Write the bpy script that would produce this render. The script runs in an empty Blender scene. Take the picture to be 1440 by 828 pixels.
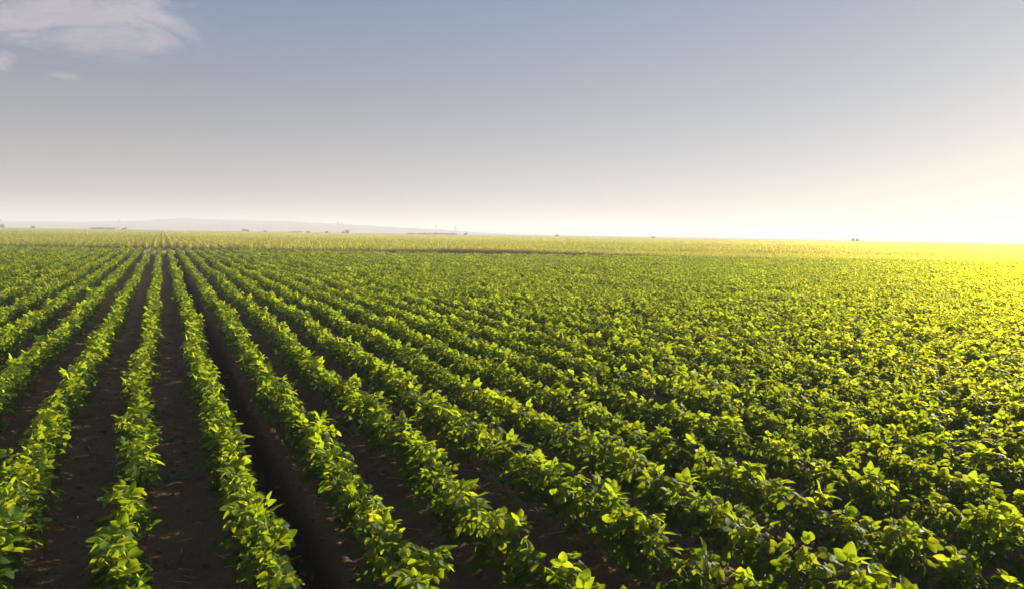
import bpy, math, random
import numpy as np
from mathutils import Matrix, Vector

R = math.radians
sc = bpy.context.scene
COL = sc.collection
rng = np.random.default_rng(11)

# ------------------------------------------------------------------ camera figures
FPX = 1000.0                     # focal length in pixels of the 1440 px wide photograph
YAW = math.atan(491 / FPX)       # the rows run along +Y, the camera looks to the right of them
PITCH, ROLL = R(4.87), R(0.89)
CAM_Z = 1.87
FWD = np.array([math.sin(YAW), math.cos(YAW)])
RGT = np.array([math.cos(YAW), -math.sin(YAW)])
SUN_EL, SUN_AZ = R(10.5), YAW + R(43)      # azimuth clockwise from +Y
ROW0, PITCHX = -0.215, 0.59      # x of one row, spacing of the rows
FIELD_END = 51.0                 # the bean rows stop this far ahead
TRACK0, TRACK1 = 53.0, 60.5
CORN0 = 63.0


def floc(right, ahead):
    p = RGT * right + FWD * ahead
    return float(p[0]), float(p[1])


# ------------------------------------------------------------------ node helpers
def mat(name):
    m = bpy.data.materials.new(name)
    m.use_nodes = True
    nt = m.node_tree
    nt.nodes.clear()
    return m, nt, nt.nodes.new('ShaderNodeOutputMaterial')


def nd(nt, t, **kw):
    n = nt.nodes.new(t)
    for k, v in kw.items():
        if hasattr(n, k):
            setattr(n, k, v)
        else:
            n.inputs[k].default_value = v
    return n


def math_n(nt, op, a, b=None, c=None, clamp=False):
    n = nt.nodes.new('ShaderNodeMath')
    n.operation = op
    n.use_clamp = clamp
    for i, v in enumerate((a, b, c)):
        if v is None:
            continue
        if isinstance(v, (int, float)):
            n.inputs[i].default_value = v
        else:
            nt.links.new(v, n.inputs[i])
    return n.outputs[0]


def ramp(nt, fac, stops, interp='LINEAR'):
    n = nt.nodes.new('ShaderNodeValToRGB')
    n.color_ramp.interpolation = interp
    e = n.color_ramp.elements
    while len(e) < len(stops):
        e.new(0.5)
    for i, (p, c) in enumerate(stops):
        e[i].position = p
        e[i].color = (*c, 1)
    nt.links.new(fac, n.inputs[0])
    return n.outputs[0]


def mixc(nt, fac, a, b, blend='MIX'):
    n = nt.nodes.new('ShaderNodeMix')
    n.data_type = 'RGBA'
    n.blend_type = blend
    for s, v in ((0, fac), (6, a), (7, b)):
        if isinstance(v, (int, float)):
            n.inputs[s].default_value = v
        elif isinstance(v, tuple):
            n.inputs[s].default_value = (*v, 1)
        else:
            nt.links.new(v, n.inputs[s])
    return n.outputs[2]


def leaf_material(name, old, young, trans_old, trans_young, trans_fac=0.5, rough=0.5, veins=True, spec=0.3, forward=.20):
    m, nt, out = mat(name)
    at = nd(nt, 'ShaderNodeAttribute', attribute_name='tone')
    oi = nt.nodes.new('ShaderNodeObjectInfo')
    tone = math_n(nt, 'ADD', at.outputs['Fac'], math_n(nt, 'MULTIPLY_ADD', oi.outputs['Random'], 0.4, -0.2), clamp=True)
    base = ramp(nt, tone, [(0.0, old), (1.0, young)])
    tran = ramp(nt, tone, [(0.0, trans_old), (1.0, trans_young)])
    p = nd(nt, 'ShaderNodeBsdfPrincipled')
    p.inputs['Roughness'].default_value = rough
    p.inputs['Specular IOR Level'].default_value = spec
    t = nt.nodes.new('ShaderNodeBsdfTranslucent')
    mx = nt.nodes.new('ShaderNodeMixShader')
    mx.inputs[0].default_value = trans_fac
    if veins:
        uv = nd(nt, 'ShaderNodeUVMap', uv_map='leaf')
        sp = nt.nodes.new('ShaderNodeSeparateXYZ')
        nt.links.new(uv.outputs[0], sp.inputs[0])
        u, v = sp.outputs[0], sp.outputs[1]
        av = math_n(nt, 'ABSOLUTE', math_n(nt, 'SUBTRACT', v, 0.5))
        mid = math_n(nt, 'LESS_THAN', av, 0.022)
        side = math_n(nt, 'SINE', math_n(nt, 'MULTIPLY', math_n(nt, 'SUBTRACT', u, math_n(nt, 'MULTIPLY', av, 0.55)), 44.0))
        sv = math_n(nt, 'POWER', math_n(nt, 'MULTIPLY_ADD', side, 0.5, 0.5), 9.0)
        vein = math_n(nt, 'MAXIMUM', mid, math_n(nt, 'MULTIPLY', sv, 0.55))
        base = mixc(nt, math_n(nt, 'MULTIPLY', vein, 0.55), base, tuple(min(1, c * 2.2 + .02) for c in young))
        tran = mixc(nt, math_n(nt, 'MULTIPLY', vein, 0.35), tran, tuple(c * 0.6 for c in trans_old))
        bp = nt.nodes.new('ShaderNodeBump')
        bp.inputs['Strength'].default_value = 0.5
        bp.inputs['Distance'].default_value = 0.003
        nt.links.new(math_n(nt, 'MULTIPLY', vein, -1.0), bp.inputs['Height'])
        nt.links.new(bp.outputs[0], p.inputs['Normal'])
    if veins:
        gm = nt.nodes.new('ShaderNodeNewGeometry')
        nz = nd(nt, 'ShaderNodeTexNoise', Scale=70.0, Detail=3.0)
        nt.links.new(gm.outputs['Position'], nz.inputs['Vector'])
        spot = ramp(nt, nz.outputs[0], [(.66, (0, 0, 0)), (.74, (1, 1, 1))])
        base = mixc(nt, math_n(nt, 'MULTIPLY', spot, .55), base, (.16, .13, .03))
        blot = nd(nt, 'ShaderNodeTexNoise', Scale=18.0, Detail=2.0)
        nt.links.new(gm.outputs['Position'], blot.inputs['Vector'])
        tran = mixc(nt, math_n(nt, 'MULTIPLY', ramp(nt, blot.outputs[0], [(.4, (0, 0, 0)), (.7, (1, 1, 1))]), .35), tran, trans_old)
    nt.links.new(base, p.inputs['Base Color'])
    nt.links.new(tran, t.inputs[0])
    nt.links.new(p.outputs[0], mx.inputs[1])
    # light that passes the blade keeps some of its direction
    rf = nt.nodes.new('ShaderNodeBsdfRefraction')
    rf.inputs['Roughness'].default_value = 1.0
    rf.inputs['IOR'].default_value = 1.3
    nt.links.new(mixc(nt, 1.0, tran, (1.3, 1.06, 1.0), 'MULTIPLY'), rf.inputs['Color'])
    m2 = nt.nodes.new('ShaderNodeMixShader')
    m2.inputs[0].default_value = forward
    nt.links.new(t.outputs[0], m2.inputs[1])
    nt.links.new(rf.outputs[0], m2.inputs[2])
    nt.links.new(m2.outputs[0], mx.inputs[2])
    nt.links.new(mx.outputs[0], out.inputs[0])
    return m


def plain_material(name, c0, c1, scale=8.0, rough=0.8, spec=0.2, bump=0.0, dist=0.01):
    m, nt, out = mat(name)
    p = nt.nodes.new('ShaderNodeBsdfPrincipled')
    g = nt.nodes.new('ShaderNodeNewGeometry')
    n = nd(nt, 'ShaderNodeTexNoise', Scale=scale, Detail=6.0, Roughness=0.65)
    nt.links.new(g.outputs['Position'], n.inputs['Vector'])
    nt.links.new(ramp(nt, n.outputs[0], [(0.3, c0), (0.7, c1)]), p.inputs['Base Color'])
    p.inputs['Roughness'].default_value = rough
    p.inputs['Specular IOR Level'].default_value = spec
    if bump:
        b = nt.nodes.new('ShaderNodeBump')
        b.inputs['Strength'].default_value = bump
        b.inputs['Distance'].default_value = dist
        nt.links.new(n.outputs[0], b.inputs['Height'])
        nt.links.new(b.outputs[0], p.inputs['Normal'])
    nt.links.new(p.outputs[0], out.inputs[0])
    return m


M_LEAF = leaf_material('bean_leaf', (.020, .066, .010), (.075, .16, .016), (.19, .32, .007), (.66, .70, .016), 0.64, .58, spec=.18)
M_YOUNG = leaf_material('bean_young_leaf', (.07, .15, .016), (.12, .21, .024), (.44, .57, .012), (.58, .68, .020), 0.58, .55, spec=.2)
M_STEM = plain_material('bean_stem', (.10, .14, .035), (.17, .16, .06), 30, .6, .3)
M_CORN = leaf_material('maize_leaf', (.22, .27, .035), (.40, .42, .07), (.68, .70, .04), (.88, .82, .09), 0.58, veins=False)
M_WEED = leaf_material('weed_leaf', (.04, .10, .03), (.07, .13, .04), (.15, .28, .05), (.25, .38, .06), 0.4, veins=False)
M_DRY = leaf_material('dry_grass_blade', (.15, .09, .035), (.28, .18, .075), (.24, .15, .05), (.36, .25, .08), 0.35, veins=False, rough=.7, spec=.2)
M_TREE = leaf_material('tree_leaf', (.02, .035, .01), (.05, .075, .02), (.05, .08, .01), (.08, .11, .02), 0.25, veins=False, rough=.6)
M_BARK = plain_material('bark', (.05, .035, .025), (.11, .08, .06), 6, .9)
M_STEEL = plain_material('galvanised_steel', (.25, .26, .27), (.34, .35, .36), 1, .5, .5)
M_STRAW = plain_material('straw', (.30, .22, .12), (.5, .42, .28), 60, .8)
M_STONE = plain_material('pale_pebble', (.35, .32, .29), (.55, .52, .48), 90, .7)
M_CLOD = plain_material('soil_clod', (.09, .050, .028), (.23, .14, .088), 40, .95, .1, .8, .01)


# ------------------------------------------------------------------ mesh collecting
class MB:
    """collects quads / triangles with a leaf UV and a tone per face corner"""

    def __init__(self):
        self.v, self.f, self.uv, self.t, self.n = [], [], [], [], 0

    def grid(self, P, UV, tone):
        """P rows x cols x 3; UV same with 2"""
        r, c = P.shape[:2]
        self.v.append(P.reshape(-1, 3))
        self.uv.append(UV.reshape(-1, 2))
        self.t.append(np.full(r * c, tone))
        i = np.arange(r * c).reshape(r, c) + self.n
        q = np.stack([i[:-1, :-1], i[:-1, 1:], i[1:, 1:], i[1:, :-1]], -1).reshape(-1, 4)
        self.f.append(q)
        self.n += r * c

    def tube(self, pts, rad, sides=5, tone=0.5):
        pts = np.asarray(pts, float)
        rad = np.broadcast_to(rad, (len(pts),))
        d = np.gradient(pts, axis=0)
        d /= np.linalg.norm(d, axis=1, keepdims=True) + 1e-9
        ref = np.array([0.31, 0.17, 0.93]) if abs(d[0][2]) < .9 else np.array([1.0, .1, 0])
        a = np.cross(d, ref)
        a /= np.linalg.norm(a, axis=1, keepdims=True) + 1e-9
        b = np.cross(d, a)
        th = np.linspace(0, 2 * np.pi, sides + 1)
        P = pts[:, None] + (a[:, None] * np.cos(th)[None, :, None] + b[:, None] * np.sin(th)[None, :, None]) * rad[:, None, None]
        self.grid(P, np.zeros(P.shape[:2] + (2,)), tone)

    def poly(self, V, F, tone=0.5):
        V = np.asarray(V, float)
        F = np.asarray(F, int)
        self.v.append(V)
        self.uv.append(np.zeros((len(V), 2)))
        self.t.append(np.full(len(V), tone))
        self.f.append(F + self.n)
        self.n += len(V)

    def add(self, o, loc=(0, 0, 0), rz=0.0, s=1.0):
        c, si = math.cos(rz) * s, math.sin(rz) * s
        M = np.array([[c, -si, 0], [si, c, 0], [0, 0, s]])
        for v, f, uv, t in zip(o.v, o.f, o.uv, o.t):
            self.v.append(v @ M.T + np.asarray(loc))
            self.uv.append(uv)
            self.t.append(t)
        self.f += [f + self.n for f in o.f]
        self.n += o.n

    def mesh(self, name, *mats, smooth=True, mat_of=None):
        me = bpy.data.meshes.new(name)
        V = np.concatenate(self.v).astype(np.float32)
        U = np.concatenate(self.uv).astype(np.float32)
        T = np.concatenate(self.t).astype(np.float32)
        sizes = np.concatenate([np.full(len(f), f.shape[1], np.int32) for f in self.f])
        L = np.concatenate([f.ravel() for f in self.f]).astype(np.int32)
        me.vertices.add(len(V))
        me.vertices.foreach_set('co', V.ravel())
        me.loops.add(len(L))
        me.loops.foreach_set('vertex_index', L)
        me.polygons.add(len(sizes))
        me.polygons.foreach_set('loop_start', np.concatenate([[0], np.cumsum(sizes)[:-1]]).astype(np.int32))
        me.polygons.foreach_set('use_smooth', np.full(len(sizes), smooth))
        for m in mats:
            me.materials.append(m)
        if mat_of is not None:
            me.polygons.foreach_set('material_index', np.asarray(mat_of, np.int32))
        uvl = me.uv_layers.new(name='leaf')
        uvl.data.foreach_set('uv', U[L].ravel())
        at = me.attributes.new('tone', 'FLOAT', 'POINT')
        at.data.foreach_set('value', T)
        me.update(calc_edges=True)
        me.validate()
        return me

    def nfaces(self):
        return sum(len(f) for f in self.f)


def link(name, me, parent=None, loc=None):
    o = bpy.data.objects.new(name, me)
    COL.objects.link(o)
    if parent is not None:
        o.parent = parent
    if loc is not None:
        o.location = loc
    return o


def tag(o, label=None, cat=None, group=None, kind=None):
    for k, v in (('label', label), ('category', cat), ('group', group), ('kind', kind)):
        if v:
            o[k] = v
    return o


# ------------------------------------------------------------------ bean plants
def unit(v):
    return v / (np.linalg.norm(v) + 1e-9)


STATIONS = {2: [0, .07, .2, .38, .58, .78, .92, 1], 1: [0, .22, .5, .8, 1], 0: [0, .42, 1]}
ACROSS = {2: np.array([-1, -.55, 0, .55, 1]), 1: np.array([-1, 0, 1.]), 0: np.array([-1, 0, 1.])}


def leaflet(mb, r, base, d, nrm, L, W, lod, tone, droop=0.2, fold=0.25):
    """one ovate leaflet: an arched, folded, slightly wavy blade"""
    d = unit(d)
    side = unit(np.cross(nrm, d))
    nrm = np.cross(d, side)
    t = np.array(STATIONS[lod], float)
    a = ACROSS[lod]
    w = W * .55 * np.sin(np.pi * t ** .74) ** .62 * (1 - .12 * t ** 2)
    w[0] = w[-1] = 0.0006
    ang = droop * t * 1.5 + .0
    along = np.cumsum(np.concatenate([[0], np.diff(t) * np.cos(ang[1:])])) * L
    down = -np.cumsum(np.concatenate([[0], np.diff(t) * np.sin(ang[1:])])) * L
    ph, wav = r.uniform(0, 6.3), r.uniform(.03, .13)
    tw = r.uniform(-.5, .5)
    P = np.zeros((len(t), len(a), 3))
    for j, v in enumerate(a):
        lift = fold * abs(v) ** 1.4 * w + wav * w * np.sin(ph + 6.5 * t + 2.4 * v) * abs(v) + tw * t * v * w * .7
        P[:, j] = base + d[None] * (along - .06 * L * abs(v) * np.sin(np.pi * t))[:, None] + side[None] * (v * w)[:, None] + nrm[None] * (down + lift)[:, None]
    UV = np.stack(np.broadcast_arrays(t[:, None], (a * .5 + .5)[None, :]), -1)
    mb.grid(P, UV, tone)


def trifoliate(fol, r, P, az, pitch, L, lod, tone, roll=0.0, droop=.25, fold=.25, narrow=.62, spread=1.15):
    d = np.array([math.cos(az) * math.cos(pitch), math.sin(az) * math.cos(pitch), math.sin(pitch)])
    n = np.array([-math.cos(az) * math.sin(pitch), -math.sin(az) * math.sin(pitch), math.cos(pitch)])
    s = np.cross(n, d)
    n = unit(n * math.cos(roll) + s * math.sin(roll))
    s = np.cross(n, d)
    gap = L * r.uniform(.18, .3)
    leaflet(fol, r, P + d * gap, d + n * r.uniform(-.15, .15), n, L, L * narrow * r.uniform(.92, 1.08), lod, tone + r.uniform(-.1, .1), droop * r.uniform(.5, 1.6), fold)
    for sg in (-1, 1):
        dd = d * math.cos(spread) + s * sg * math.sin(spread) + n * r.uniform(-.3, .35)
        nn = unit(n + s * sg * r.uniform(-.35, .35))
        leaflet(fol, r, P + s * sg * .004, dd, nn, L * r.uniform(.82, .95), L * narrow * r.uniform(.88, 1.02), lod, tone + r.uniform(-.1, .1), droop * r.uniform(.5, 1.6), fold)
    return d * gap


def bean_plant(seed, lod):
    """stem (with petioles), foliage and the young shoot of one bushy bean plant about 0.38 m tall"""
    r = np.random.default_rng(seed)
    st, fo, yo = MB(), MB(), MB()
    H = r.uniform(.335, .375)
    lean = r.normal(0, .035, 2)
    zz = np.linspace(-.03, H, 5)
    stem = np.stack([lean[0] * (zz / H) ** 1.5 * (zz > 0) + 0 * zz, lean[1] * np.abs(zz / H) ** 1.5, zz], -1)
    sides = 6 if lod == 2 else 4 if lod == 1 else 3
    st.tube(stem, np.linspace(.0042, .0024, 5), sides)
    n = int(r.integers(15, 19))
    az0 = r.uniform(0, 6.28)
    for k in range(n):
        f = (k + .6) / n
        z = H * (.24 + .74 * f ** .8)
        b = np.array([np.interp(z, zz, stem[:, 0]), np.interp(z, zz, stem[:, 1]), z])
        az = az0 + k * 2.6 + r.uniform(-.5, .5)
        up = r.uniform(.25, .8) + .45 * f
        pl = r.uniform(.06, .15) * (1 - .48 * f)
        mid = b + pl * .5 * np.array([math.cos(az) * math.cos(up + .25), math.sin(az) * math.cos(up + .25), math.sin(up + .25)])
        e = mid + pl * .5 * np.array([math.cos(az) * math.cos(up - .2), math.sin(az) * math.cos(up - .2), math.sin(up - .2)])
        L = r.uniform(.048, .078) * (1 - .06 * f)
        pitch = r.uniform(-.65, .55) + .15 * f
        off = trifoliate(fo, r, e, az, pitch, L, lod, np.clip(.02 + .80 * f ** 1.3 + r.normal(0, .1), 0, 1), r.normal(0, .4), r.uniform(.1, .75), r.uniform(.05, .5), r.uniform(.62, .80))
        if lod:
            st.tube(np.array([b, mid, e, e + off]), np.array([.0021, .0017, .0014, .001]), 4 if lod == 2 else 3)
    top = stem[-1]
    for k in range(2 if r.random() < .6 else 1):
        az = az0 + 1 + k * 2.4 + r.uniform(-.5, .5)
        up = r.uniform(.7, 1.4)
        pl = r.uniform(.025, .065)
        e = top + pl * np.array([math.cos(az) * math.cos(up), math.sin(az) * math.cos(up), math.sin(up)])
        off = trifoliate(yo, r, e, az, r.uniform(.1, 1.35), r.uniform(.042, .076), lod, r.uniform(.1, .9), r.normal(0, .5), r.uniform(-.1, .55), r.uniform(.2, .7), r.uniform(.60, .78), r.uniform(.5, 1.1))
        if lod:
            st.tube(np.array([top, e, e + off]), np.array([.0016, .0012, .0008]), 3)
    return st, fo, yo


def joined(parts, name, mats):
    mb, mi = MB(), []
    for i, p in enumerate(parts):
        mb.add(p)
        mi += [i] * p.nfaces()
    return mb.mesh(name, *mats, mat_of=mi)


BMATS = (M_STEM, M_LEAF, M_YOUNG)
N_VAR = 14
near_var = [bean_plant(100 + i, 2) for i in range(N_VAR)]
near_mesh = [(a.mesh('stem', M_STEM), b.mesh('foliage', M_LEAF), c.mesh('young_leaves', M_YOUNG)) for a, b, c in near_var]

# --- where the plants stand
def in_view(x, y, margin=2.5, f0=2.0):
    fw = x * FWD[0] + y * FWD[1]
    rt = x * RGT[0] + y * RGT[1]
    return (fw > f0) & (np.abs(rt) < fw * .76 + margin), fw, rt


SP = .10
CHUNK_AT = 17.0                   # beyond this the rows are laid in 1.2 m lengths
CHUNK_L = 1.2
pts, chunks = [], []
kmin, kmax = -120, 140
GAPS = {0: [(4.50, 5.06)]}        # row number: bare spots along it


def row_x(k, y):
    return ROW0 + k * PITCHX + .03 * math.sin(y * .55) + .022 * math.sin(y * 1.3 + k * 4.1) + .01 * math.sin(y * 2.9 + k * 2.2)


for k in range(kmin, kmax):
    x = ROW0 + k * PITCHX
    # y range of this row up to the end of the field
    yend = (FIELD_END - x * FWD[0]) / FWD[1] + rng.uniform(-.9, .5)
    y = -3.0 + rng.uniform(0, SP)
    ych = (CHUNK_AT - x * FWD[0]) / FWD[1]
    while y < min(yend, ych):
        ok, fw, rt = in_view(x, y)
        if ok and not any(a < y < b for a, b in GAPS.get(k, [])) and rng.random() > .035:
            pts.append((row_x(k, y) + rng.normal(0, .018), y + rng.normal(0, .02), k))
        y += SP * rng.uniform(.8, 1.2)
    y = max(y, ych)
    while y < yend:
        ok, fw, rt = in_view(x, y + .6, 4)
        if ok:
            chunks.append((row_x(k, y + .6), y + CHUNK_L / 2, k))
        y += CHUNK_L
pts = np.array(pts)


def vigour(x, y):
    return .98 + .05 * math.sin(x * 1.9 + 1.3 * math.sin(y * .8)) * math.sin(y * 1.15 + x * .4) + .035 * math.sin(y * 3.1 + x * 5.0)


# --- the 300 plants that show largest are objects of their own
cam_rot = (Matrix.Rotation(-YAW, 4, 'Z') @ Matrix.Rotation(math.pi / 2 - PITCH, 4, 'X') @ Matrix.Rotation(ROLL, 4, 'Z'))
cam_mw = Matrix.Translation((0, 0, CAM_Z)) @ cam_rot
inv = np.array(cam_mw.inverted())


def project(P):
    q = np.c_[P, np.ones(len(P))] @ inv.T
    d = -q[:, 2]
    return 720 + FPX * q[:, 0] / d, 414 - FPX * q[:, 1] / d, d


u, v, d = project(np.c_[pts[:, 0], pts[:, 1], np.full(len(pts), .3)])
half = 60 * 3.2 / np.maximum(d, .5)
show = (d > .5) & (u > -half * .6) & (u < 1440 + half * .6) & (v < 828 + half * .5)
order = np.argsort(np.where(show, d, 1e9))
IND = set(order[:300].tolist())

row_words = {
    -2: 'second row from the left corner', -1: 'row at the left corner', 0: 'row with a bare gap, two rows left of the dark wheel rut',
}


def row_label(k):
    if k == 1:
        return 'row along left bank of dark wheel rut'
    if k == 0:
        return 'gappy row, second left of dark wheel rut'
    if k == -1:
        return 'third row left of dark wheel rut'
    if k < -1:
        return '%s row left of dark wheel rut' % {-2: 'fourth', -3: 'fifth', -4: 'sixth', -5: 'seventh'}.get(k, 'outermost')
    names = ['first', 'second', 'third', 'fourth', 'fifth', 'sixth', 'seventh', 'eighth', 'ninth', 'tenth', 'eleventh', 'twelfth', 'thirteenth', 'fourteenth', 'fifteenth']
    return '%s row right of dark wheel rut' % names[min(k - 2, 14)]


protos = {}


def copy_plant(src):
    c = src.copy()
    COL.objects.link(c)
    for ch in src.children:
        cc = ch.copy()
        COL.objects.link(cc)
        cc.parent = c
    return c


rest = []
first_of_row = {}
placed = []
for i in range(len(pts)):
    x, y, k = pts[i]
    rz, vi = rng.uniform(0, 6.28), int(rng.integers(N_VAR))
    s = float(rng.uniform(.92, 1.08) * vigour(x, y))
    if i not in IND:
        rest.append((x, y, 0., rz, s, vi))
        continue
    if vi not in protos:
        o = bpy.data.objects.new('soybean_plant', None)
        o.empty_display_size = .1
        COL.objects.link(o)
        for nm, me in zip(('stem', 'foliage', 'young_leaves'), near_mesh[vi]):
            link(nm, me, o)
        protos[vi] = o
    else:
        o = copy_plant(protos[vi])
    o.location = (x, y, 0)
    o.rotation_euler = (rng.normal(0, .05), rng.normal(0, .05), rz)
    o.scale = (s, s, s * rng.uniform(.92, 1.08))
    placed.append((int(k), float(y), o))

nearest = {}
for k, y, o in placed:
    if k not in nearest or y < nearest[k][0]:
        nearest[k] = (y, o)
for k, y, o in placed:
    tag(o, 'green soybean plant, near end of the %s' % row_label(k), 'soybean plant', 'near soybean plants in the %s' % row_label(k))


# ------------------------------------------------------------------ masses laid out with geometry nodes
def cloud(name, rows, sets, sets_far=None):
    """rows: x, y, z, rz, scale, variant; one object that lays one of the meshes on each point"""
    A = np.array(rows, float)
    me = bpy.data.meshes.new(name)
    me.vertices.add(len(A))
    me.vertices.foreach_set('co', A[:, :3].astype(np.float32).ravel())
    for nm, c in (('rz', 3), ('size', 4)):
        a = me.attributes.new(nm, 'FLOAT', 'POINT')
        a.data.foreach_set('value', A[:, c].astype(np.float32))
    a = me.attributes.new('variant', 'INT', 'POINT')
    a.data.foreach_set('value', A[:, 5].astype(np.int32))
    o = link(name, me)
    ng = bpy.data.node_groups.new(name, 'GeometryNodeTree')
    ng.interface.new_socket('Geometry', in_out='INPUT', socket_type='NodeSocketGeometry')
    ng.interface.new_socket('Geometry', in_out='OUTPUT', socket_type='NodeSocketGeometry')
    gi, go = ng.nodes.new('NodeGroupInput'), ng.nodes.new('NodeGroupOutput')
    jn = ng.nodes.new('GeometryNodeJoinGeometry')
    for src in reversed(sets):      # a multi-input socket lists its newest link first
        so = bpy.data.objects.new(src.name, src)
        oi = ng.nodes.new('GeometryNodeObjectInfo')
        oi.inputs['Object'].default_value = so
        g2 = ng.nodes.new('GeometryNodeGeometryToInstance')
        ng.links.new(oi.outputs['Geometry'], g2.inputs[0])
        ng.links.new(g2.outputs[0], jn.inputs[0])
    ip = ng.nodes.new('GeometryNodeInstanceOnPoints')
    ip.inputs['Pick Instance'].default_value = True

    def attr(nm, t):
        n = ng.nodes.new('GeometryNodeInputNamedAttribute')
        n.data_type = t
        n.inputs['Name'].default_value = nm
        return n.outputs[0]
    cx = ng.nodes.new('ShaderNodeCombineXYZ')
    ng.links.new(attr('rz', 'FLOAT'), cx.inputs[2])
    er = ng.nodes.new('FunctionNodeEulerToRotation')
    ng.links.new(cx.outputs[0], er.inputs[0])
    ng.links.new(er.outputs[0], ip.inputs['Rotation'])
    ng.links.new(attr('size', 'FLOAT'), ip.inputs['Scale'])
    ng.links.new(attr('variant', 'INT'), ip.inputs['Instance Index'])
    ng.links.new(gi.outputs[0], ip.inputs['Points'])
    ng.links.new(jn.outputs[0], ip.inputs['Instance'])
    ng.links.new(ip.outputs[0], go.inputs[0])
    md = o.modifiers.new('layout', 'NODES')
    md.node_group = ng
    return o


mid_var = [bean_plant(300 + i, 1) for i in range(N_VAR)]
mid_mesh = [joined(p, 'soybean_plant_mesh', BMATS) for p in mid_var]
low_var = [bean_plant(500 + i, 0) for i in range(N_VAR)]
chunk_mesh = []
for c in range(10):
    parts = (MB(), MB(), MB())
    y = -CHUNK_L / 2
    while y < CHUNK_L / 2 - .03:
        p = low_var[int(rng.integers(N_VAR))]
        loc, rz, s = (rng.normal(0, .02), y + SP / 2, 0), rng.uniform(0, 6.28), rng.uniform(.84, 1.16)
        for q, pp in zip(parts, p):
            q.add(pp, loc, rz, s)
        y += SP * rng.uniform(.85, 1.15)
    chunk_mesh.append(joined(parts, 'soybean_row_mesh', BMATS))
rows = rest + [(x, y, 0., math.pi * int(rng.integers(2)), rng.uniform(.9, 1.1) * vigour(x * .3, y * .3), N_VAR + int(rng.integers(10))) for x, y, k in chunks]
o = cloud('soybean_crop', rows, mid_mesh + chunk_mesh)
tag(o, 'dense rows of green soybean plants running away to the field track', 'crop', kind='stuff')


# ------------------------------------------------------------------ maize beyond the track
def maize(seed, full=True):
    r = np.random.default_rng(seed)
    mb = MB()
    H = r.uniform(.30, .42)
    mb.tube(np.array([[0, 0, -.02], [0, 0, H]]), [.012, .006], 3)
    n = 8 if full else 5
    az0 = r.uniform(0, 6.28)
    for k in range(n):
        f = k / (n - 1)
        az = az0 + k * math.pi + r.uniform(-.5, .5)
        L = r.uniform(.28, .42) * (1 - .3 * f)
        z0 = H * (.15 + .8 * f)
        el = r.uniform(.7, 1.1) + .25 * f
        P, m = [], (5 if full else 3)
        p = np.array([0, 0, z0])
        side = np.array([-math.sin(az), math.cos(az), 0])
        for j in range(m):
            t = j / (m - 1)
            w = (.028 if full else .045) * (math.sin(math.pi * (.15 + .85 * t)) + .03)
            P.append([p - side * w, p + np.array([0, 0, -.01]), p + side * w])
            e2 = el - 2.0 * t
            p = p + L / (m - 1) * np.array([math.cos(az) * math.cos(e2), math.sin(az) * math.cos(e2), math.sin(e2)])
        P = np.array(P)
        mb.grid(P, np.zeros(P.shape[:2] + (2,)), np.clip(.2 + .6 * f + r.normal(0, .12), 0, 1))
    return mb


mz = [maize(700 + i) for i in range(10)]
mzl = [maize(800 + i, False) for i in range(10)]
MR = .7
m_rows = []
for c in range(8):                # 3 m lengths of one row
    mb = MB()
    y = -1.5
    while y < 1.5:
        mb.add(mz[int(rng.integers(10))], (rng.normal(0, .03), y, 0), rng.uniform(0, 6.28), rng.uniform(.8, 1.25))
        y += rng.uniform(.17, .26)
    m_rows.append(mb.mesh('maize_row_mesh', M_CORN))
m_blocks = []
for c in range(6):                # blocks of 9 rows for the far part
    mb = MB()
    for rr in range(9):
        y = -3.0
        while y < 3.0:
            mb.add(mzl[int(rng.integers(10))], ((rr - 4) * MR + rng.normal(0, .03), y, 0), rng.uniform(0, 6.28), rng.uniform(.8, 1.25))
            y += rng.uniform(.22, .34)
    m_blocks.append(mb.mesh('maize_block_mesh', M_CORN))
rows = []
CORN_MID, CORN_FAR = 130.0, 380.0
for k in range(-230, 260):
    x = .09 + k * MR
    ya, yb = (CORN0 - x * FWD[0]) / FWD[1], (CORN_MID - x * FWD[0]) / FWD[1]
    rtk = (x * RGT[0] + ya * RGT[1])
    far_right = min(1, max(0, (rtk - 2) / 14))
    y = ya + rng.uniform(.0, .5) - 3.0 * far_right
    while y < yb:
        ok, fw, rt = in_view(x, y, 6)
        if ok:
            rows.append((x, y + 1.5, 0, math.pi * int(rng.integers(2)), rng.uniform(.85, 1.35) * (1 - .38 * far_right * (fw < 76)), int(rng.integers(8))))
        y += 3.0
for bx in range(-90, 90):
    x = .09 + bx * MR * 9
    y = (CORN_MID - x * FWD[0]) / FWD[1]
    while True:
        ok, fw, rt = in_view(x, y, 12)
        if fw > CORN_FAR:
            break
        if ok:
            rows.append((x, y + 3, 0, math.pi * int(rng.integers(2)), rng.uniform(.92, 1.1), 8 + int(rng.integers(6))))
        y += 6.0
o = cloud('maize_crop', rows, m_rows + m_blocks)
tag(o, 'pale yellow green maize crop filling the far field beyond the track', 'crop', kind='stuff')


# ------------------------------------------------------------------ dry grass along the far side of the track
def tuft(seed, n, h, spread):
    r = np.random.default_rng(seed)
    mb = MB()
    for k in range(n):
        az, L, e0 = r.uniform(0, 6.28), h * r.uniform(.6, 1.2), r.uniform(.9, 1.5)
        p = np.array([r.normal(0, spread), r.normal(0, spread), -.01])
        side = np.array([-math.sin(az), math.cos(az), 0])
        P = []
        for j in range(4):
            t = j / 3
            w = .006 * (1 - t * .85)
            P.append([p - side * w, p + side * w])
            e = e0 - .9 * t
            p = p + L / 3 * np.array([math.cos(az) * math.cos(e), math.sin(az) * math.cos(e), math.sin(e)])
        P = np.array(P)
        mb.grid(P, np.zeros(P.shape[:2] + (2,)), r.uniform(0, 1))
    return mb


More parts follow.
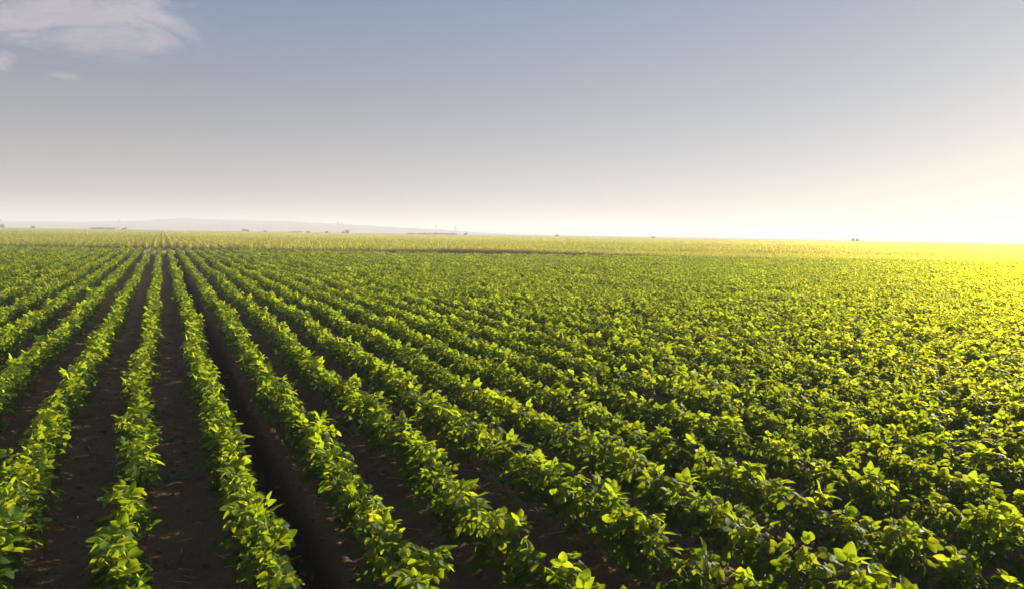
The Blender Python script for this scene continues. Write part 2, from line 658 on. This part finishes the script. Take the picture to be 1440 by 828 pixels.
tufts = [tuft(900 + i, 60, .42, .10).mesh('grass_tuft_mesh', M_DRY) for i in range(6)]
rows = []
for i in range(5200):
    rt = rng.uniform(-60, 26)
    w = math.exp(-((rt + 2) / 11) ** 2)
    if rng.random() > .35 + .65 * w:
        continue
    x, y = floc(rt, CORN0 - 1.3 + rng.normal(0, .6))
    rows.append((x, y, 0, rng.uniform(0, 6.28), rng.uniform(.5, 1.0) * (.55 + .95 * w), int(rng.integers(6))))
o = cloud('dry_grass', rows, tufts)
tag(o, 'brown dry grass growing on the verge between the track and the maize', 'grass', kind='stuff')

# ------------------------------------------------------------------ ground
RUT_X = ROW0 + 1.5 * PITCHX + .02


def axis(segs):
    out = []
    for a, b, st in segs:
        out.append(np.arange(a, b, st))
    return np.concatenate(out + [[segs[-1][1]]])


def vnoise(x, y, s, seed):
    """smooth value noise on arrays"""
    r = np.random.default_rng(seed)
    T = r.random((256, 256))
    X, Y = x / s, y / s
    xi, yi = np.floor(X).astype(int), np.floor(Y).astype(int)
    fx, fy = X - xi, Y - yi
    fx, fy = fx * fx * (3 - 2 * fx), fy * fy * (3 - 2 * fy)
    g = lambda i, j: T[i % 256, j % 256]
    return (g(xi, yi) * (1 - fx) + g(xi + 1, yi) * fx) * (1 - fy) + (g(xi, yi + 1) * (1 - fx) + g(xi + 1, yi + 1) * fx) * fy - .5


def soil_z(X, Y):
    fw = X * FWD[0] + Y * FWD[1]
    fieldm = 1 / (1 + np.exp((fw - FIELD_END - 1.5) * 2.0))
    k = (X - ROW0) / PITCHX
    z = .022 * np.cos(2 * np.pi * k) - .012
    z = z + .026 * vnoise(X, Y, .28, 1) + .024 * vnoise(X, Y, .11, 2) + .020 * vnoise(X, Y, .055, 3)
    rx = X - RUT_X - .02 * np.sin(Y * .6)
    z = z - .22 * np.exp(-(rx / .09) ** 8) + .04 * np.exp(-((np.abs(rx) - .165) / .05) ** 2)
    r2 = X - (RUT_X - 3 * PITCHX)
    z = z - .03 * np.exp(-(r2 / .10) ** 4)
    return z * fieldm - .02 * (1 - fieldm)


xs = axis([(-2400, -400, 200), (-400, -60, 20), (-60, -8, .12), (-8, -3.5, .06), (-3.5, 6, .028), (6, 12, .06), (12, 60, .12), (60, 400, 20), (400, 2400, 200)])
ys = axis([(-60, -4, 4), (-4, 1, .25), (1, 9, .028), (9, 16, .07), (16, 80, .5), (80, 400, 20), (400, 2400, 200)])
X, Y = np.meshgrid(xs, ys)
Z = soil_z(X, Y)
P = np.stack([X, Y, Z], -1)
mb = MB()
mb.grid(P, np.zeros(P.shape[:2] + (2,)), .5)
m, nt, out = mat('dark_soil')
g = nt.nodes.new('ShaderNodeNewGeometry')
n1 = nd(nt, 'ShaderNodeTexNoise', Scale=2.2, Detail=5.0)
n2 = nd(nt, 'ShaderNodeTexNoise', Scale=55.0, Detail=8.0, Roughness=.7)
mp = nt.nodes.new('ShaderNodeMapping')
mp.inputs['Scale'].default_value = (1, 1, 1)
nt.links.new(g.outputs['Position'], mp.inputs[0])
for n in (n1, n2):
    nt.links.new(mp.outputs[0], n.inputs['Vector'])
vo = nd(nt, 'ShaderNodeTexVoronoi', Scale=38.0)
nt.links.new(mp.outputs[0], vo.inputs['Vector'])
c = mixc(nt, n2.outputs[0], (.105, .048, .022), (.25, .140, .074))
c = mixc(nt, ramp(nt, n1.outputs[0], [(.35, (0, 0, 0)), (.65, (1, 1, 1))]), c, (.13, .072, .040))
# the pressed floor of the wheel rut, its shade painted into the soil colour
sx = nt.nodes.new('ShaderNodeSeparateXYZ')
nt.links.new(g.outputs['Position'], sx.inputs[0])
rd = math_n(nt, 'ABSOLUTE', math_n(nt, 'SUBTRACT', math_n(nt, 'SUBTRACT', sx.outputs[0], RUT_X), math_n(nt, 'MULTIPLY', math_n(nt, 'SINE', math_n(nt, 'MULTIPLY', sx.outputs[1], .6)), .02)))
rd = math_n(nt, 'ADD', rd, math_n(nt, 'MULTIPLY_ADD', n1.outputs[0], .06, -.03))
rut_shade = ramp(nt, rd, [(.075, (1, 1, 1)), (.12, (0, 0, 0))])
c = mixc(nt, math_n(nt, 'MULTIPLY', rut_shade, .8), c, (.022, .013, .009))
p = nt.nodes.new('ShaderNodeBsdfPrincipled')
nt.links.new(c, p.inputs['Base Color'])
p.inputs['Roughness'].default_value = .92
p.inputs['Specular IOR Level'].default_value = .15
b = nd(nt, 'ShaderNodeBump', Strength=.9, Distance=.012)
nt.links.new(math_n(nt, 'ADD', n2.outputs[0], math_n(nt, 'MULTIPLY', vo.outputs[0], .7)), b.inputs['Height'])
nt.links.new(b.outputs[0], p.inputs['Normal'])
nt.links.new(p.outputs[0], out.inputs[0])
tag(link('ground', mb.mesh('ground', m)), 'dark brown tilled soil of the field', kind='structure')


def strip(name, r0, r1, f0, f1, z, material, label, nx=40, ny=10, amp=0.0):
    rr, ff = np.meshgrid(np.linspace(r0, r1, nx), np.linspace(f0, f1, ny))
    P = np.stack([RGT[0] * rr + FWD[0] * ff, RGT[1] * rr + FWD[1] * ff, z + amp * rng.random(rr.shape)], -1)
    mb = MB()
    mb.grid(P, np.zeros(P.shape[:2] + (2,)), .5)
    return tag(link(name, mb.mesh(name, material)), label, kind='structure')


M_TRACK = plain_material('dry_dirt', (.40, .33, .18), (.56, .47, .28), 1.2, .95, .1, .4, .02)
M_STUBBLE = plain_material('stubble', (.30, .26, .13), (.42, .37, .20), .3, .95, .1)
strip('farm_track', -75, 90, TRACK0, TRACK1, -.012, M_TRACK, 'pale dry dirt track across the end of the rows', 200, 16, .006)
strip('stubble_field', -1500, 1700, CORN_FAR + 2, 2300, -.01, M_STUBBLE, 'pale stubble beyond the maize')

# ------------------------------------------------------------------ clods and straw on the soil
def blob(seed):
    r = np.random.default_rng(seed)
    n, mm = 7, 5
    th = np.linspace(0, 2 * np.pi, n + 1)
    ph = np.linspace(-1.4, 1.4, mm)
    rad = 1 + r.normal(0, .16, (mm, n + 1))
    rad[:, -1] = rad[:, 0]
    P = np.stack([np.cos(ph)[:, None] * np.cos(th) * rad, np.cos(ph)[:, None] * np.sin(th) * rad * .85, np.sin(ph)[:, None] * rad * .65], -1)
    mb = MB()
    mb.grid(P, np.zeros(P.shape[:2] + (2,)), .5)
    return mb


clod_mesh = [blob(1200 + i).mesh('clod_mesh', M_CLOD, smooth=False) for i in range(6)]
rows = []
for i in range(16000):
    f = 2.3 + 11 * rng.random() ** 1.4
    x, y = floc(rng.uniform(-.8, .45) * f, f)
    z = float(soil_z(np.array([x]), np.array([y]))[0])
    rows.append((x, y, z, rng.uniform(0, 6.28), .004 + .030 * rng.random() ** 5, int(rng.integers(6))))
tag(cloud('soil_clods', rows, clod_mesh), 'small dark clods scattered over the bare soil', 'soil clods', kind='stuff')


def straw_bit(seed):
    r = np.random.default_rng(seed)
    mb = MB()
    L = r.uniform(.03, .09)
    mb.tube(np.array([[-L, 0, .003], [0, r.uniform(-.01, .01), .006], [L, 0, .003]]), .0016, 4)
    return mb.mesh('straw_mesh', M_STRAW)


rows = []
for i in range(700):
    f = 2.4 + 9 * rng.random()
    x, y = floc(rng.uniform(-.8, .45) * f, f)
    z = float(soil_z(np.array([x]), np.array([y]))[0])
    rows.append((x, y, z + .004, rng.normal(-.45, .5), rng.uniform(.5, 1.1), int(rng.integers(5))))
tag(cloud('straw_litter', rows, [straw_bit(1300 + i) for i in range(5)]), 'pale bits of straw lying between the rows', 'litter', kind='stuff')


# ------------------------------------------------------------------ weeds between the rows
def ground_at(px, py, z=0.0):
    """the point of the ground seen at this place of the photograph"""
    q = np.array([(px - 720) / FPX, (414 - py) / FPX, -1.0])
    w = np.array(cam_rot.to_3x3()) @ q
    t = (z - CAM_Z) / w[2]
    return w[0] * t, w[1] * t


def grass_weed(name, px, py, h, n, label, seed):
    r = np.random.default_rng(seed)
    x, y = ground_at(px, py)
    o = bpy.data.objects.new(name, None)
    COL.objects.link(o)
    z = float(soil_z(np.array([x]), np.array([y]))[0])
    o.location = (x, y, z)
    st = MB()
    st.tube(np.array([[0, 0, -.01], [.004, 0, h * .3]]), [.003, .002], 5)
    fo = MB()
    for k in range(n):
        az, L, e0 = r.uniform(-.9, .9) if k else .1, h * r.uniform(.6, 1.1), r.uniform(1.0, 1.4)
        p = np.array([.002, 0, h * .05 * k])
        side = np.array([-math.sin(az), math.cos(az), 0])
        Pp = []
        for j in range(6):
            t = j / 5
            w = .007 * math.sin(math.pi * (.2 + .8 * t)) + .0004
            Pp.append([p - side * w, p + np.array([0, 0, -.002]), p + side * w])
            e = e0 - 1.2 * t * t
            p = p + L / 5 * np.array([math.cos(az) * math.cos(e), math.sin(az) * math.cos(e), math.sin(e)])
        Pp = np.array(Pp)
        fo.grid(Pp, np.zeros(Pp.shape[:2] + (2,)), r.uniform(.2, .9))
    link('stem', st.mesh('stem', M_STEM), o)
    link('blades', fo.mesh('blades', M_WEED), o)
    return tag(o, label, 'weed')


def leafy_weed(px, py, size, label, seed):
    r = np.random.default_rng(seed)
    x, y = ground_at(px, py)
    o = bpy.data.objects.new('leafy_weed', None)
    COL.objects.link(o)
    o.location = (x, y, float(soil_z(np.array([x]), np.array([y]))[0]))
    st, fo = MB(), MB()
    for k in range(14):
        az, L, e = r.uniform(0, 6.28), size * r.uniform(.4, 1), r.uniform(.1, .8)
        d = np.array([math.cos(az) * math.cos(e), math.sin(az) * math.cos(e), math.sin(e)])
        st.tube(np.array([[0, 0, 0], d * L * .6, d * L]), [.0016, .0013, .001], 3)
        for q in (.55, .8, 1.0):
            a2 = az + r.uniform(-1, 1)
            leaflet(fo, r, d * L * q, np.array([math.cos(a2), math.sin(a2), r.uniform(-.1, .5)]), np.array([0, 0, 1.]), size * .3, size * .16, 1, r.uniform(0, .8))
    link('stem', st.mesh('stem', M_STEM), o)
    link('foliage', fo.mesh('foliage', M_WEED), o)
    return tag(o, label, 'weed')


grass_weed('grass_weed', 321, 592, .17, 4, 'arching grass weed sprouting on the left bank of the dark wheel rut', 1)
grass_weed('grass_weed', 252, 782, .10, 4, 'small lone grass sprout on bare soil left of the wheel rut', 2)
grass_weed('grass_weed', 38, 812, .08, 4, 'tiny grass sprout on bare soil in the lower left corner', 3)
leafy_weed(243, 668, .13, 'low dark leafy weed patch between the two rows left of the rut', 4)
leafy_weed(237, 578, .10, 'small yellowish leafy weed, farther along between the rows left of the rut', 5)
leafy_weed(236, 614, .11, 'low leafy weed, middle one of three between the rows left of the rut', 6)


# ------------------------------------------------------------------ trees and hedges on the skyline
def crown_mb(seed, w, h, dpt, n, leaf):
    r = np.random.default_rng(seed)
    mb = MB()
    lobes = [(r.uniform(-.32, .32) * w, r.uniform(-.3, .3) * dpt, h * r.uniform(.35, .72), r.uniform(.16, .3)) for _ in range(9)]
    for i in range(n):
        lx, ly, lz, lr = lobes[int(r.integers(len(lobes)))]
        v = unit(r.normal(0, 1, 3)) * r.uniform(.55, 1.05)
        c = np.array([lx + v[0] * lr * w, ly + v[1] * lr * dpt, max(.1, lz + v[2] * lr * h)])
        a, b2 = unit(r.normal(0, 1, 3)), unit(r.normal(0, 1, 3))
        s = leaf * r.uniform(.5, 1.2)
        mb.poly([c - a * s, c + b2 * s * .6, c + a * s, c - b2 * s * .6], [[0, 1, 2, 3]], r.uniform(0, 1))
    return mb


def sky_at(px, dist):
    return floc((px - 720) / FPX * dist, dist)


def bush(name, px, wpx, hpx, dist, label, cat, seed, group=None):
    k = dist / FPX
    x, y = sky_at(px, dist)
    w, h = wpx * k, hpx * k + .9
    o = bpy.data.objects.new(name, None)
    COL.objects.link(o)
    o.location = (x, y, -.02)
    o.rotation_euler = (0, 0, -YAW)
    tr = MB()
    nt_ = max(1, int(w / 5))
    for i in range(nt_):
        cx = (i - (nt_ - 1) / 2) * w / nt_
        tr.tube(np.array([[cx, 0, -.05], [cx + .1, 0, h * .35], [cx + .25, .1, h * .6]]), [.22, .15, .07], 6)
    link('trunk' if nt_ == 1 else 'stems', tr.mesh('trunk', M_BARK), o)
    cr = MB()
    for i in range(nt_):
        cr.add(crown_mb(seed + i, w / nt_ * 1.25 + .3, h * rng.uniform(.75, 1.05), min(w, 4.5), 420, .28), ((i - (nt_ - 1) / 2) * w / nt_, 0, 0))
    link('crown', cr.mesh('crown', M_TREE), o)
    return tag(o, label, cat, group)


D = 430.0
bush('skyline_tree', 5, 7, 5.5, D, 'round dark tree on the skyline at the far left, largest of the skyline trees', 'tree', 2000)
bush('skyline_bush', 47, 5, 3.2, D, 'small round bush on the skyline between the far left tree and the long hedge', 'bush', 2010)
bush('skyline_hedge', 145, 40, 2.6, D, 'long low dark hedge on the skyline left of the converging rows', 'hedge', 2020)
bush('skyline_bush', 175, 5, 2.8, D, 'single bush on the skyline just right of the long dark hedge', 'bush', 2040)
bush('skyline_bush', 345, 9, 4.0, D, 'wide low dark bush alone on the skyline right of the converging rows', 'bush', 2050)
bush('skyline_bush', 373, 3, 2.0, D, 'tiny dark bush on the skyline, next right of the wide low bush', 'bush', 2060)
bush('skyline_hedge', 417, 19, 2.2, D, 'short flat hedge on the skyline below the right end of the hills', 'hedge', 2070)
bush('skyline_bush', 433, 4, 2.8, D, 'small bush on the skyline touching the right end of the short hedge', 'bush', 2080)
bush('skyline_bush', 459, 3, 2.0, D, 'tiny pale bush on the skyline between the short hedge and paired trees', 'bush', 2090)
bush('skyline_tree', 483, 4, 3.6, D, 'left, lower tree of the close pair on the skyline', 'tree', 2100)
bush('skyline_tree', 488.5, 4.5, 4.8, D, 'right, taller tree of the close pair on the skyline', 'tree', 2110)
bush('skyline_hedge', 607, 70, 2.2, D, 'longest hedge on the skyline, low and thin, above the brown grass', 'hedge', 2120)
bush('skyline_tree', 654, 4, 3.6, D, 'small tree on the skyline at the right end of the longest hedge', 'tree', 2150)
bush('skyline_bush', 782, 4, 2.0, D, 'faint bush on the hazy skyline right of the longest hedge', 'bush', 2160)
bush('skyline_bush', 917, 5, 2.2, D, 'faint lone bush on the hazy skyline in the middle of the picture', 'bush', 2170)
bush('skyline_tree', 1197, 3, 3.0, D, 'left one of two faint trees on the bright skyline', 'tree', 2180)
bush('skyline_tree', 1203, 3, 3.6, D, 'right one of two faint trees on the bright skyline', 'tree', 2190)


# ------------------------------------------------------------------ power pylons far off
def pylon(px, hpx, dist, label):
    h = hpx * dist / FPX + 1.9
    x, y = sky_at(px, dist)
    o = bpy.data.objects.new('power_pylon', None)
    COL.objects.link(o)
    o.location = (x, y, 0)
    o.rotation_euler = (0, 0, -YAW + .3)
    b = h * .075
    for sx in (-1, 1):
        for sy in (-1, 1):
            t = MB()
            t.tube(np.array([[sx * b, sy * b, -.1], [sx * b * .38, sy * b * .38, h * .62], [sx * .12, sy * .12, h]]), [.14, .11, .07], 4)
            link('leg', t.mesh('leg', M_STEEL), o)
    t = MB()
    for i in range(7):
        z0, z1 = h * i / 8, h * (i + 1) / 8
        w0, w1 = (b * (1 - .62 * min(1, q / (h * .62))) for q in (z0, z1))
        for sx, sy, ex, ey in ((-1, -1, 1, -1), (1, -1, 1, 1), (1, 1, -1, 1), (-1, 1, -1, -1)):
            t.tube(np.array([[sx * w0, sy * w0, z0], [ex * w1, ey * w1, z1]]), .05, 3)
    link('bracing', t.mesh('bracing', M_STEEL), o)
    for zf, wf in ((.68, .17), (.80, .21), (.91, .14)):
        t = MB()
        W = h * wf
        t.tube(np.array([[-W, 0, h * zf], [0, 0, h * zf + .25], [W, 0, h * zf]]), [.06, .16, .06], 4)
        t.tube(np.array([[-W, 0, h * zf], [0, 0, h * zf - .7], [W, 0, h * zf]]), [.05, .08, .05], 4)
        link('crossarm', t.mesh('crossarm', M_STEEL), o)
    return tag(o, label, 'pylon', 'power pylons along the skyline')


PD = 800.0
pylon(1.5, 9, PD, 'faint steel pylon above the round tree at the far left')
pylon(168, 12, PD, 'faint steel pylon rising right of the long hedge')
pylon(314, 12, PD, 'left pylon of the faint pair in front of the hills')
pylon(322, 11, PD, 'right pylon of the faint pair in front of the hills')
pylon(475, 14, PD, 'left pylon of the pair above the two close trees')
pylon(481, 13, PD, 'right pylon of the pair above the two close trees')
pylon(612, 11, PD, 'faint steel pylon rising above the middle of the longest hedge')
pylon(639, 10, PD, 'faint steel pylon near the right end of the longest hedge')

# ------------------------------------------------------------------ hills
HD = 1350.0
pxs = np.linspace(-260, 900, 180)
prof = np.interp(pxs, [-260, -60, 40, 130, 200, 265, 330, 400, 470, 560, 640, 700, 900], [5, 7, 9, 10, 13, 19.5, 18.5, 17.5, 14, 9, 5, 1, -5])
prof = prof + .7 * vnoise(pxs, pxs * 0, 22, 5) + 1.0 * vnoise(pxs, pxs * 0, 60, 6)
vv = np.linspace(-1, 1, 15)
P = np.zeros((15, len(pxs), 3))
for i, w in enumerate(vv):
    dist = HD + 160 * w
    x, y = RGT[0] * (pxs - 720) / FPX * HD + FWD[0] * dist, RGT[1] * (pxs - 720) / FPX * HD + FWD[1] * dist
    hh = (prof * .76 + 1.0) * HD / FPX * (1 - w * w) ** .8 + 2.0 * vnoise(pxs * 2, np.full(len(pxs), i * 3.), 9, 8) * (1 - w * w)
    P[i] = np.stack([x, y, hh - .8], -1)
mb = MB()
mb.grid(P, np.zeros(P.shape[:2] + (2,)), .5)
M_HILL = plain_material('wooded_hill', (.03, .05, .045), (.05, .08, .07), .012, .95, .1)
tag(link('hills', mb.mesh('hills', M_HILL)), 'long low blue hills far beyond the fields', kind='structure')

# ------------------------------------------------------------------ haze
HAZE = 0.0013
TOP = float(P[..., 2].max()) + 3
hb = MB()
x0, x1, y0, y1, z0, z1 = -2450, 2450, -80, 2450, -1.3, TOP
V = [(x0, y0, z0), (x1, y0, z0), (x1, y1, z0), (x0, y1, z0), (x0, y0, z1), (x1, y0, z1), (x1, y1, z1), (x0, y1, z1)]
hb.poly(V, [[0, 3, 2, 1], [4, 5, 6, 7], [0, 1, 5, 4], [1, 2, 6, 5], [2, 3, 7, 6], [3, 0, 4, 7]])
m, nt, out = mat('evening_haze')
pv = nt.nodes.new('ShaderNodeVolumePrincipled')
pv.inputs['Color'].default_value = (.84, .85, .96, 1)
pv.inputs['Density'].default_value = HAZE
pv.inputs['Anisotropy'].default_value = .12
nt.links.new(pv.outputs[0], out.inputs['Volume'])
tag(link('haze', hb.mesh('haze', m, smooth=False)), 'warm evening haze over the fields', 'haze', kind='stuff')

# ------------------------------------------------------------------ world, sun, camera
w = bpy.data.worlds.new('World')
sc.world = w
w.use_nodes = True
nt = w.node_tree
nt.nodes.clear()
out = nt.nodes.new('ShaderNodeOutputWorld')
bg = nt.nodes.new('ShaderNodeBackground')
sky = nt.nodes.new('ShaderNodeTexSky')
sky.sky_type = 'NISHITA'
sky.sun_disc = False
sky.sun_elevation = SUN_EL
sky.sun_rotation = SUN_AZ
sky.altitude = 0
sky.air_density = 1.0
sky.dust_density = .4
sky.ozone_density = 1.5
SKY_S = .10
bg.inputs['Strength'].default_value = SKY_S
tc = nt.nodes.new('ShaderNodeTexCoord')
DIR = tc.outputs['Generated']
sep = nt.nodes.new('ShaderNodeSeparateXYZ')
nt.links.new(DIR, sep.inputs[0])


def dotn(v):
    n = nt.nodes.new('ShaderNodeVectorMath')
    n.operation = 'DOT_PRODUCT'
    nt.links.new(DIR, n.inputs[0])
    n.inputs[1].default_value = tuple(v)
    return n.outputs['Value']


K = .405 / SKY_S
sc3 = lambda c: tuple(q * K for q in c)
# thin high haze: grey near the horizon, blue overhead, whiter towards the sun
veil = ramp(nt, sep.outputs[2], [(0.0, sc3((.47, .42, .445))), (.06, sc3((.40, .36, .39))), (.11, sc3((.345, .325, .37))), (.18, sc3((.245, .28, .36))), (.30, sc3((.155, .235, .39))), (.8, sc3((.09, .16, .30)))])
sh = Vector((math.sin(SUN_AZ), math.cos(SUN_AZ), 0.02)).normalized()
near = math_n(nt, 'POWER', math_n(nt, 'MAXIMUM', math_n(nt, 'MULTIPLY_ADD', dotn(sh), .5, .5), 0.0), 5.3)
low = ramp(nt, sep.outputs[2], [(0.0, (1, 1, 1)), (.03, (.74, .74, .74)), (.12, (.52, .52, .52)), (.3, (.50, .41, .24)), (.8, (.1, .12, .15))])
lit = mixc(nt, near, (0, 0, 0), mixc(nt, 1.0, sc3((.36, .355, .37)), low, 'MULTIPLY'))
veil = mixc(nt, 1.0, veil, lit, 'ADD')
skyc = mixc(nt, .91, sky.outputs[0], veil)
# a few ragged clouds high on the side away from the sun


def cloud_patch(px, py, wpx, hpx, off, soft, col):
    global skyc
    q = Vector(((px - 720) / FPX, (414 - py) / FPX, -1.0))
    c = (cam_rot.to_3x3() @ q).normalized()
    e1 = Vector((0, 0, 1)).cross(c).normalized() * -1
    e2 = c.cross(e1).normalized() * -1
    z = dotn(c)
    ca = math_n(nt, 'DIVIDE', dotn(e1), z)
    cb = math_n(nt, 'DIVIDE', dotn(e2), z)
    cx = nt.nodes.new('ShaderNodeCombineXYZ')
    nt.links.new(math_n(nt, 'MULTIPLY', ca, 9.0), cx.inputs[0])
    nt.links.new(math_n(nt, 'MULTIPLY', cb, 26.0), cx.inputs[1])
    cx.inputs[2].default_value = off
    n = nd(nt, 'ShaderNodeTexNoise', Scale=1.0, Detail=9.0, Roughness=.62, Distortion=.9)
    nt.links.new(cx.outputs[0], n.inputs['Vector'])
    r2 = math_n(nt, 'ADD', math_n(nt, 'POWER', math_n(nt, 'ABSOLUTE', math_n(nt, 'DIVIDE', ca, wpx / FPX)), 2.0), math_n(nt, 'POWER', math_n(nt, 'ABSOLUTE', math_n(nt, 'DIVIDE', cb, hpx / FPX)), 2.0))
    dens = math_n(nt, 'SUBTRACT', math_n(nt, 'MULTIPLY_ADD', n.outputs[0], 3.4, -.78), r2)
    m = nt.nodes.new('ShaderNodeMapRange')
    m.interpolation_type = 'SMOOTHSTEP'
    m.inputs['From Min'].default_value = 0
    m.inputs['From Max'].default_value = soft
    nt.links.new(dens, m.inputs['Value'])
    front = math_n(nt, 'GREATER_THAN', z, .2)
    skyc = mixc(nt, math_n(nt, 'MULTIPLY', math_n(nt, 'MULTIPLY', m.outputs[0], front), .78), skyc, sc3(col))


cloud_patch(80, 12, 200, 58, 3.1, 1.2, (.60, .55, .60))
cloud_patch(-6, 84, 24, 16, 7.7, .9, (.66, .56, .54))
cloud_patch(85, 108, 22, 7, 1.3, 1.6, (.60, .54, .53))
nt.links.new(skyc, bg.inputs[0])
nt.links.new(bg.outputs[0], out.inputs[0])

sd = bpy.data.lights.new('sun', 'SUN')
sd.energy = 5.0
sd.angle = R(.6)
sd.color = (1, .89, .66)
so = link('sun', sd)
sv = Vector((math.sin(SUN_AZ) * math.cos(SUN_EL), math.cos(SUN_AZ) * math.cos(SUN_EL), math.sin(SUN_EL)))
so.rotation_euler = sv.to_track_quat('Z', 'Y').to_euler()

cd = bpy.data.cameras.new('camera')
cd.sensor_width = 36
cd.lens = 36 * FPX / 1440
cd.clip_start = .05
cd.clip_end = 20000
co = link('camera', cd)
co.matrix_world = cam_mw
sc.camera = co

sc.view_settings.view_transform = 'Standard'
sc.view_settings.look = 'None'
sc.view_settings.exposure = 1.22
sc.view_settings.gamma = 1
sc.cycles.max_bounces = 6
sc.cycles.transmission_bounces = 4
sc.cycles.diffuse_bounces = 4
sc.cycles.volume_bounces = 1
sc.cycles.use_denoising = True
